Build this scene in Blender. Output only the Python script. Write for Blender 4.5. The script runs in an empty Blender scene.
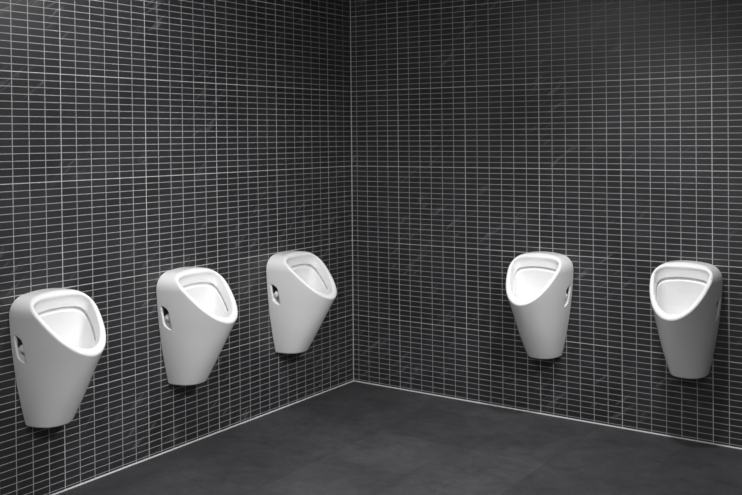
import bpy, math
import numpy as np
from mathutils import Matrix, Vector

S = bpy.context.scene
C = S.collection
SHEET = 0.5                     # one mosaic sheet: 6 x 15 small tiles
H_CEIL = 2.85
X1, Y1 = 5.2, -6.4              # the room runs from the corner (0,0) to here

# ------------------------------------------------------------------ helpers
def link(o, parent=None):
    C.objects.link(o)
    if parent: o.parent = parent
    return o

def mesh_obj(name, verts, faces, mat, parent=None, smooth=False, normals=None):
    m = bpy.data.meshes.new(name)
    m.from_pydata([tuple(v) for v in verts], [], [tuple(f) for f in faces])
    m.materials.append(mat)
    if smooth:
        m.polygons.foreach_set('use_smooth', [True] * len(m.polygons))
    m.update()
    if normals is not None:
        m.normals_split_custom_set_from_vertices([tuple(n) for n in normals])
    return link(bpy.data.objects.new(name, m), parent)

def box(name, a, b, mat, kind='structure'):
    (x0, y0, z0), (x1, y1, z1) = a, b
    v = [(x0,y0,z0),(x1,y0,z0),(x1,y1,z0),(x0,y1,z0),(x0,y0,z1),(x1,y0,z1),(x1,y1,z1),(x0,y1,z1)]
    f = [(3,2,1,0),(4,5,6,7),(0,1,5,4),(1,2,6,5),(2,3,7,6),(3,0,4,7)]
    o = mesh_obj(name, v, f, mat)
    if kind: o['kind'] = kind
    return o

class NT:
    """small node-tree writer"""
    def __init__(self, name):
        self.m = bpy.data.materials.new(name); self.m.use_nodes = True
        self.t = self.m.node_tree; self.n = self.t.nodes
        self.b = self.n['Principled BSDF']
    def put(self, sock, v):
        if hasattr(v, 'is_output'): self.t.links.new(v, sock)
        elif v is not None: sock.default_value = v
    def math(self, op, a, b=None, c=None, clamp=False):
        n = self.n.new('ShaderNodeMath'); n.operation = op; n.use_clamp = clamp
        for i, v in enumerate((a, b, c)): self.put(n.inputs[i], v)
        return n.outputs[0]
    def mapr(self, v, a, b, c, d, smooth=False):
        n = self.n.new('ShaderNodeMapRange'); n.clamp = True
        if smooth: n.interpolation_type = 'SMOOTHSTEP'
        self.put(n.inputs['Value'], v)
        for k, x in zip(('From Min','From Max','To Min','To Max'), (a,b,c,d)): self.put(n.inputs[k], x)
        return n.outputs['Result']
    def xyz(self):
        tc = self.n.new('ShaderNodeTexCoord'); s = self.n.new('ShaderNodeSeparateXYZ')
        self.t.links.new(tc.outputs['Object'], s.inputs[0]); return tc.outputs['Object'], s.outputs
    def comb(self, x, y, z):
        n = self.n.new('ShaderNodeCombineXYZ')
        for i, v in enumerate((x, y, z)): self.put(n.inputs[i], v)
        return n.outputs[0]
    def noise(self, vec, scale, detail=3, rough=.5, distortion=0.):
        n = self.n.new('ShaderNodeTexNoise'); self.put(n.inputs['Vector'], vec)
        n.inputs['Scale'].default_value = scale; n.inputs['Detail'].default_value = detail
        n.inputs['Roughness'].default_value = rough; n.inputs['Distortion'].default_value = distortion
        return n.outputs['Fac']
    def white(self, vec):
        n = self.n.new('ShaderNodeTexWhiteNoise'); self.put(n.inputs['Vector'], vec); return n.outputs['Value']
    def mix(self, f, a, b):
        n = self.n.new('ShaderNodeMix'); n.data_type = 'RGBA'
        self.put(n.inputs['Factor'], f); self.put(n.inputs[6], a); self.put(n.inputs[7], b)
        return n.outputs[2]
    def scale(self, col, f):
        n = self.n.new('ShaderNodeVectorMath'); n.operation = 'SCALE'
        self.put(n.inputs[0], col); self.put(n.inputs['Scale'], f); return n.outputs[0]
    def bump(self, h, strength, dist):
        n = self.n.new('ShaderNodeBump'); n.inputs['Strength'].default_value = strength
        n.inputs['Distance'].default_value = dist; self.put(n.inputs['Height'], h)
        self.put(self.b.inputs['Normal'], n.outputs[0])

def rgb(r, g, b): return (r, g, b, 1.)

# ---------------------------------------------------------------- materials
def tile_mat(name, axis, sign, off_u, off_v):
    t = NT(name); vec, o = t.xyz()
    u = t.math('SUBTRACT', t.math('MULTIPLY', o[axis], sign), off_u)
    v = t.math('SUBTRACT', o[2], off_v)
    pu, pv = SHEET / 6, SHEET / 15
    du, dv = t.math('PINGPONG', u, pu/2), t.math('PINGPONG', v, pv/2)
    su, sv = t.math('PINGPONG', u, SHEET/2), t.math('PINGPONG', v, SHEET/2)
    w = GROUT_W
    line = t.mapr(t.math('MINIMUM', t.math('MULTIPLY', du, .88), dv), w*.5-.0005, w*.5+.0005, 1., 0.)
    sheet = t.mapr(t.math('MINIMUM', su, sv), SHEET_W*.5-.0005, SHEET_W*.5+.0005, 1., 0.)
    # slate colour: a tone per sheet and per little tile, soft clouds, thin pale slanting veins
    cell = t.comb(t.math('FLOOR', t.math('DIVIDE', u, pu)), t.math('FLOOR', t.math('DIVIDE', v, pv)), 0)
    big = t.comb(t.math('FLOOR', t.math('DIVIDE', u, SHEET)), t.math('FLOOR', t.math('DIVIDE', v, SHEET)), 3)
    tone = t.math('ADD', t.mapr(t.white(cell), 0, 1, .93, 1.07), t.mapr(t.white(big), 0, 1, -.15, .15))
    uv = t.comb(u, v, 0)
    cloud = t.mapr(t.noise(uv, 2.6, 4, .6), .3, .7, .76, 1.26)
    fine = t.mapr(t.noise(uv, 160, 3, .6), .3, .7, .84, 1.16)
    ru = t.math('MULTIPLY', u, sign)
    sl = t.comb(t.math('ADD', t.math('MULTIPLY', ru, 2.6), t.math('MULTIPLY', v, 3.0)),
                t.math('SUBTRACT', t.math('MULTIPLY', v, 22.), t.math('MULTIPLY', ru, 17.)), 1.7)
    vein = t.mapr(t.noise(sl, 1.5, 4, .6, .4), .57, .70, 0., 1.)
    where = t.mapr(t.noise(t.comb(u, v, 5.3), 2.9, 2), .50, .62, 0., 1.)
    vein = t.math('MULTIPLY', vein, where)
    base = t.scale(rgb(.0262, .026, .0283)[:3], t.math('MULTIPLY', t.math('MULTIPLY', tone, cloud), fine))
    base = t.mix(t.math('MULTIPLY', vein, .65), base, rgb(.15, .15, .158))
    dirt = t.mapr(t.noise(t.comb(u, v, 2.), 7, 3), .25, .75, .85, 1.12)
    g = t.scale(GROUT_C, dirt)
    gs = t.scale(SHEET_C, dirt)
    col = t.mix(line, base, g)
    col = t.mix(sheet, col, gs)
    t.put(t.b.inputs['Base Color'], col)
    anyl = t.math('MAXIMUM', line, sheet)
    t.put(t.b.inputs['Roughness'], t.mapr(anyl, 0, 1, .40, .9))
    t.b.inputs['Specular IOR Level'].default_value = .5
    h = t.math('ADD', t.math('MULTIPLY', anyl, -1.), t.math('MULTIPLY', fine, .12))
    t.bump(h, .25, .001)
    return t.m

GROUT_W, SHEET_W = .0031, .0036
GROUT_C, SHEET_C = (.355, .355, .362), (.50, .50, .505)
OFF_V = .898 * SHEET
M_left = tile_mat('slate_mosaic_left', 1, -1., .502*SHEET, OFF_V)
M_back = tile_mat('slate_mosaic_back', 0, 1., .758*SHEET, OFF_V)

def floor_mat():
    t = NT('cement_look_floor_tile'); vec, o = t.xyz()
    p = .5
    x = t.math('SUBTRACT', o[0], .25); y = t.math('SUBTRACT', o[1], -.25)
    d = t.math('MINIMUM', t.math('PINGPONG', x, p/2), t.math('PINGPONG', y, p/2))
    joint = t.mapr(d, .0008, .0022, 1., 0.)
    cell = t.comb(t.math('FLOOR', t.math('DIVIDE', x, p)), t.math('FLOOR', t.math('DIVIDE', y, p)), 0)
    tone = t.mapr(t.white(cell), 0, 1, .86, 1.14)
    c1 = t.mapr(t.noise(vec, 2.4, 5, .62, .6), .3, .7, .74, 1.28)
    c2 = t.mapr(t.noise(vec, 14, 6, .75), .3, .7, .78, 1.22)
    c3 = t.mapr(t.noise(vec, 75, 4, .7), .3, .7, .78, 1.22)
    f = t.math('MULTIPLY', t.math('MULTIPLY', tone, c1), t.math('MULTIPLY', c2, c3))
    base = t.scale((.0495, .0488, .0525), f)
    speck = t.mapr(t.noise(vec, 95, 1, .4), .70, .78, 0, .5)
    base = t.mix(speck, base, rgb(.16, .16, .165))
    t.put(t.b.inputs['Base Color'], t.mix(t.math('MULTIPLY', joint, .55), base, rgb(.02, .02, .021)))
    t.put(t.b.inputs['Roughness'], t.mapr(t.noise(vec, 3.2, 4), .3, .7, .46, .6))
    t.b.inputs['Specular IOR Level'].default_value = .4
    t.bump(t.math('SUBTRACT', t.math('MULTIPLY', c2, .2), joint), .15, .001)
    return t.m

def plain(name, col, rough, spec=.5, noise=.04, coat=0.):
    t = NT(name); vec, o = t.xyz()
    f = t.mapr(t.noise(vec, 9, 3), .3, .7, 1-noise, 1+noise)
    t.put(t.b.inputs['Base Color'], t.scale(col, f))
    t.b.inputs['Roughness'].default_value = rough
    t.b.inputs['Specular IOR Level'].default_value = spec
    t.b.inputs['Coat Weight'].default_value = coat
    t.b.inputs['Coat Roughness'].default_value = .06
    return t.m

M_floor = floor_mat()
M_paint = plain('pale_grey_wall_paint', (.7, .7, .7), .8)
M_ceil = plain('white_ceiling_paint', (.7, .7, .7), .85)
M_joint = plain('light_grey_joint_filler', (.52, .52, .52), .7)
M_cornerj = plain('grey_corner_joint', (.34, .34, .34), .7)
M_ceramic = plain('glazed_white_ceramic', (.90, .895, .895), .22, .5, .01, .25)
M_holeshade = plain('hole_shade_grey', (.06, .06, .06), .5)  # dark colour painted in for the shade deep inside the fixing holes
M_cap = plain('white_plastic', (.88, .87, .85), .3, .5, .01)

# ------------------------------------------------------------------ setting
T = .12
box('floor', (-T, Y1-T, -.1), (X1+T, T, 0), M_floor)
box('wall_left', (-T, Y1-T, 0), (0, T, H_CEIL), M_left)
box('wall_back', (0, 0, 0), (X1+T, T, H_CEIL), M_back)
box('wall_right', (X1, Y1-T, 0), (X1+T, 0, H_CEIL), M_paint)
box('wall_front', (0, Y1-T, 0), (X1, Y1, H_CEIL), M_paint)
box('ceiling', (-T, Y1-T, H_CEIL), (X1+T, T, H_CEIL+.1), M_ceil)

def cove(name, pts, mat):
    """thin triangular filler strip; pts = two rows of three profile points"""
    f = [(0,1,4,3),(1,2,5,4),(2,0,3,5),(0,2,1),(3,4,5)]
    o = mesh_obj(name, pts, f, mat); o['kind'] = 'structure'; return o
j = .0065; c = .005
cove('trim_1', [(0,-.0,0),(c,0,0),(0,-c,0),(0,0,H_CEIL),(c,0,H_CEIL),(0,-c,H_CEIL)], M_cornerj)
cove('trim_2', [(0,0,0),(j,0,0),(0,0,j*.8),(0,Y1,0),(j,Y1,0),(0,Y1,j*.8)], M_joint)
cove('trim_3', [(0,0,0),(0,0,j*.8),(0,-j,0),(X1,0,0),(X1,0,j*.8),(X1,-j,0)], M_joint)

# ------------------------------------------------------------------- urinal
# The ceramic is a smooth solid given by a distance-like field, meshed with
# surface nets.  x = sideways, d = out from the wall, z = up from the foot.
def smax(a, b, k):
    h = np.clip(.5 + .5*(a-b)/k, 0, 1)
    return b*(1-h) + a*h + k*h*(1-h)
def smin(a, b, k): return -smax(-a, -b, k)

ZL, DL, ZT, DT = .3455, .381, .606, .092           # lip and top edge of the rim plane
_l = math.hypot(ZT-ZL, DL-DT); ND, NZ = (ZT-ZL)/_l, (DL-DT)/_l

def cone(x, d, z):
    a = .0955 + .26*z - .215*z*z + .0*z
    D = .142 + .66*z
    q = np.clip(z/.32, 0, 1); n = 2.4 - .42*q*q*(3-2*q)
    r = ((np.abs(x)/a)**n + (np.maximum(d, 0)/D)**n + 1e-9)**(1/n)
    return (r-1)*np.minimum(a, D)*.93
def rimplane(d, z): return (d-DL)*ND + (z-ZL)*NZ

def parts_field(x, d, z):
    f = cone(x, d, z)
    top = z - .604 + .9*x*x
    s = smax(f, top, .075)
    cut = rimplane(d, z)
    s = smax(s, cut, .013)
    s = smax(s, -.0006 - d, .008)
    s = smax(s, -z, .010)
    # bowl
    wall = f + .0195 + np.clip(-cut, 0, .3)*.06
    topi = z - .594 + .9*x*x
    b = smax(wall, topi, .05)
    back = .108 - d - .10*np.clip(-cut-.05, 0, .12)
    b = smax(b, back, .04)
    b = smax(b, .15 - z, .09)
    # rinsing slot under the rim
    cs = cut + .056 + .8*x*x
    slot = np.maximum(np.abs(cs) - .0072, b - .013)
    slot = np.maximum(slot, -(z-.38))
    return s, b, slot

def pockets(x, d, z):
    ax = np.abs(x)
    zz = z - .366; dd = d - .060 + .10*zz
    # tall rounded slot with a slanting top
    cap = np.maximum(np.abs(zz + .45*(d-.060)) - .036, 0)
    r = np.sqrt((np.maximum(np.abs(dd)-.009, 0))**2 + cap**2) - .014
    a = .0955 + .26*z - .215*z*z
    floor_in = (a - .058) - ax
    return smax(r, floor_in, .012)

def field(x, d, z):
    s, b, slot = parts_field(x, d, z)
    s = smax(s, -smin(b, slot, .003), .012)
    return smax(s, -pockets(x, d, z), .006)

def surface_nets(f, lo, hi, h):
    ax = [np.arange(l, u+h, h) for l, u in zip(lo, hi)]
    X, Y, Z = np.meshgrid(*ax, indexing='ij')
    V = f(X, Y, Z)
    n = np.array(V.shape) - 1
    acc = np.zeros(tuple(n)+(3,)); cnt = np.zeros(tuple(n))
    P = np.stack([X, Y, Z], -1)
    corners = [(i,j,k) for i in (0,1) for j in (0,1) for k in (0,1)]
    sl = lambda c: tuple(slice(c[i], c[i]+n[i]) for i in range(3))
    for c0 in corners:
        for a in range(3):
            if c0[a]: continue
            c1 = list(c0); c1[a] = 1
            v0, v1 = V[sl(c0)], V[sl(c1)]
            m = (v0 < 0) != (v1 < 0)
            t = np.where(m, v0/np.where(m, v0-v1, 1), 0)
            p = P[sl(c0)] + t[..., None]*(P[sl(c1)]-P[sl(c0)])
            acc += np.where(m[..., None], p, 0); cnt += m
    act = cnt > 0
    idx = -np.ones(tuple(n), int); idx[act] = np.arange(act.sum())
    verts = acc[act]/cnt[act][:, None]
    faces = []
    for a in range(3):
        b, c = (a+1) % 3, (a+2) % 3
        s0 = [slice(None)]*3; s1 = [slice(None)]*3
        s0[a] = slice(0, n[a]); s1[a] = slice(1, n[a]+1)
        v0, v1 = V[tuple(s0)], V[tuple(s1)]
        m = (v0 < 0) != (v1 < 0)
        I = np.argwhere(m)
        ok = (I[:, b] > 0) & (I[:, b] < n[b]) & (I[:, c] > 0) & (I[:, c] < n[c])
        I = I[ok]
        inside0 = v0[tuple(I.T)] < 0
        def cell(db, dc):
            J = I.copy(); J[:, b] += db; J[:, c] += dc; return idx[tuple(J.T)]
        q = np.stack([cell(-1,-1), cell(0,-1), cell(0,0), cell(-1,0)], 1)
        q[~inside0] = q[~inside0][:, ::-1]
        faces.append(q)
    return verts, np.concatenate(faces)

def grad(f, v, e=4e-4):
    g = []
    for i in range(3):
        o = np.zeros(3); o[i] = e
        a, b = v+o, v-o
        g.append((f(*a.T) - f(*b.T))/(2*e))
    return np.stack(g, 1)

V, F = surface_nets(field, (-.205, -.008, -.012), (.205, .392, .622), .0034)
for _ in range(3):
    g = grad(field, V); val = field(*V.T)
    V = V - np.clip(val/np.maximum((g**2).sum(1), .05), -.002, .002)[:, None]*g
N = grad(field, V); N /= np.linalg.norm(N, axis=1)[:, None] + 1e-12

# sort faces into outer body, flat rim, and basin
ctr = V[F].mean(1)
s_, b_, sl_ = parts_field(*ctr.T)
cut_ = rimplane(ctr[:, 1], ctr[:, 2])
fn = N[F].mean(1)
in_bowl = (np.minimum(b_, sl_) < .0035) & (cut_ < -.006)
facing = fn[:, 1]*ND + fn[:, 2]*NZ
fld = cone(*ctr.T)
is_rim = (~in_bowl) & (cut_ > -.010) & ((facing > .8) | (b_ < .006)) 
aw_ = .0955 + .26*ctr[:, 2] - .215*ctr[:, 2]**2
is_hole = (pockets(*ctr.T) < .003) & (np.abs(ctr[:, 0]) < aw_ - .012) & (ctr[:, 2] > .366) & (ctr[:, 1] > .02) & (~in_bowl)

def to_local(v): return np.stack([v[:, 0], -v[:, 1], v[:, 2]], 1)
def sub(mask):
    fs = F[mask]; used, inv = np.unique(fs, return_inverse=True)
    # (x, d, z) -> (x, -d, z) mirrors, so flip the winding
    return to_local(V[used]), inv.reshape(fs.shape)[:, ::-1], to_local(N[used])

CATG = 'urinal'
def lathe(profile, n=24):
    """profile (r, h) around +X"""
    v, f = [], []
    for r, h in profile:
        for k in range(n):
            a = 2*math.pi*k/n; v.append((h, r*math.cos(a), r*math.sin(a)))
    for i in range(len(profile)-1):
        for k in range(n):
            k2 = (k+1) % n
            f.append((i*n+k, i*n+k2, (i+1)*n+k2, (i+1)*n+k))
    f.append(tuple(range(n))[::-1]); f.append(tuple((len(profile)-1)*n+k for k in range(n)))
    return v, f

def make_urinal():
    root = link(bpy.data.objects.new('urinal', None)); root.empty_display_size = .1
    body_mask = ~(in_bowl | is_rim | is_hole)
    for nm, mask in (('body', body_mask), ('rim', is_rim), ('basin', in_bowl)):
        v, f, nn = sub(mask)
        mesh_obj(nm, v, f, M_ceramic, root, True, nn)
    for sgn in (-1, 1):
        v, f, nn = sub(is_hole & (ctr[:, 0]*sgn > 0))
        mesh_obj('fixing_hole', v, f, M_holeshade, root, True, nn)['label'] = 'inside of the fixing hole, shade painted dark'
        prof = [(.0185,-.012),(.0185,.012),(.0175,.018),(.0145,.022),(.011,.0255),(.006,.0275),(.001,.028)]
        v, f = lathe(prof)
        xw = .0955 + .26*.36 - .215*.36**2 - .032
        v = [(sgn*(x+xw), y-.060, z+.366) for x, y, z in v]
        if sgn < 0: f = [q[::-1] for q in f]
        mesh_obj('fixing_cap', v, f, M_cap, root, True)
    return root

def copy_tree(r):
    c = r.copy(); link(c)
    for ch in list(r.children):
        k = ch.copy(); k.parent = c; C.objects.link(k)
    return c

ZB = .3525
src = make_urinal()
spots = [
 ((0, -4.718*SHEET, ZB), math.pi/2, 'white wall-hung urinal on the left wall, nearest the camera and farthest from the corner'),
 ((0, -3.049*SHEET, ZB), math.pi/2, 'white wall-hung urinal in the middle of the three on the left wall'),
 ((0, -1.372*SHEET, ZB), math.pi/2, 'white wall-hung urinal on the left wall, the one next to the room corner'),
 ((2.843*SHEET, 0, ZB), 0, 'white wall-hung urinal on the right-hand wall, the one nearer the room corner'),
 ((4.523*SHEET, 0, ZB), 0, 'white wall-hung urinal with a shaded grey front at the far right of the right-hand wall'),
]
for i, (loc, rz, lab) in enumerate(spots):
    o = src if i == 0 else copy_tree(src)
    o.location = loc; o.location.z += (.004, 0, -.004, .007, .011)[i]; o.rotation_euler = (0, 0, rz)
    o['label'] = lab; o['category'] = 'urinal'; o['group'] = 'wall-hung urinals'

# ------------------------------------------------------------------- lights
def spot(name, loc, target, power, angle, blend=.6, radius=.06, col=(1, 1, 1)):
    l = bpy.data.lights.new(name, 'SPOT'); l.energy = power; l.spot_size = math.radians(angle)
    l.spot_blend = blend; l.shadow_soft_size = radius; l.color = col
    o = link(bpy.data.objects.new(name, l)); o.location = loc
    o.rotation_euler = (Vector(target)-Vector(loc)).to_track_quat('-Z', 'Y').to_euler(); return o
def area(name, loc, target, power, sx, sy, col=(1, 1, 1)):
    l = bpy.data.lights.new(name, 'AREA'); l.energy = power; l.shape = 'RECTANGLE'; l.size = sx; l.size_y = sy; l.color = col
    o = link(bpy.data.objects.new(name, l)); o.location = loc
    o.rotation_euler = (Vector(target)-Vector(loc)).to_track_quat('-Z', 'Y').to_euler(); return o

ZC = H_CEIL - .03
area('ceiling_strip_light', (.85, -2.15, ZC), (.45, -2.15, 0), 50, .25, 1.7)
spot('ceiling_downlight', (1.0, -1.3, ZC), (.5, -1.35, 0), 20, 92, 1., .08)
spot('ceiling_downlight', (2.2, -1.15, ZC), (2.25, -.4, 0), 152, 97, 1., .08)
spot('added_spotlight', (3.6, -2.3, ZC), (.55, -.95, .55), 262, 52, .65, .10)  # added key beam, cone shaped to leave the last urinal unlit
spot('added_spotlight', (4.0, -2.9, ZC), (.1, -1.85, .5), 225, 40, .7, .10)  # added fill for the left-wall urinals, not a known ceiling lamp
area('ceiling_panel_light', (2.8, -4.6, ZC), (2.8, -4.6, 0), 65, 1.2, .6)

w = bpy.data.worlds.new('world'); S.world = w; w.use_nodes = True
w.node_tree.nodes['Background'].inputs[0].default_value = (.5, .5, .52, 1)
w.node_tree.nodes['Background'].inputs[1].default_value = .03

# ------------------------------------------------------------------- camera
cam = bpy.data.cameras.new('camera'); co = link(bpy.data.objects.new('camera', cam)); S.camera = co
cam.sensor_fit = 'HORIZONTAL'; cam.sensor_width = 36
cam.lens = 914.744/742*36
cam.shift_x = (371-406.389)/742; cam.shift_y = (145.914-247.5)/742
fw, rt, up = Vector((-.55204, .83375, -.010514)), Vector((.833816, .551980, -.008293)), Vector((.001111, .013345, .999910))
m = Matrix((rt, up, -fw)).transposed().to_4x4(); m.translation = Vector((3.70127, -4.92204, 1.64564))
co.matrix_world = m
cam.clip_start = .05

S.view_settings.view_transform = 'Standard'; S.view_settings.look = 'None'
S.view_settings.gamma = 1; S.view_settings.exposure = 0; S.view_settings.use_curve_mapping = False
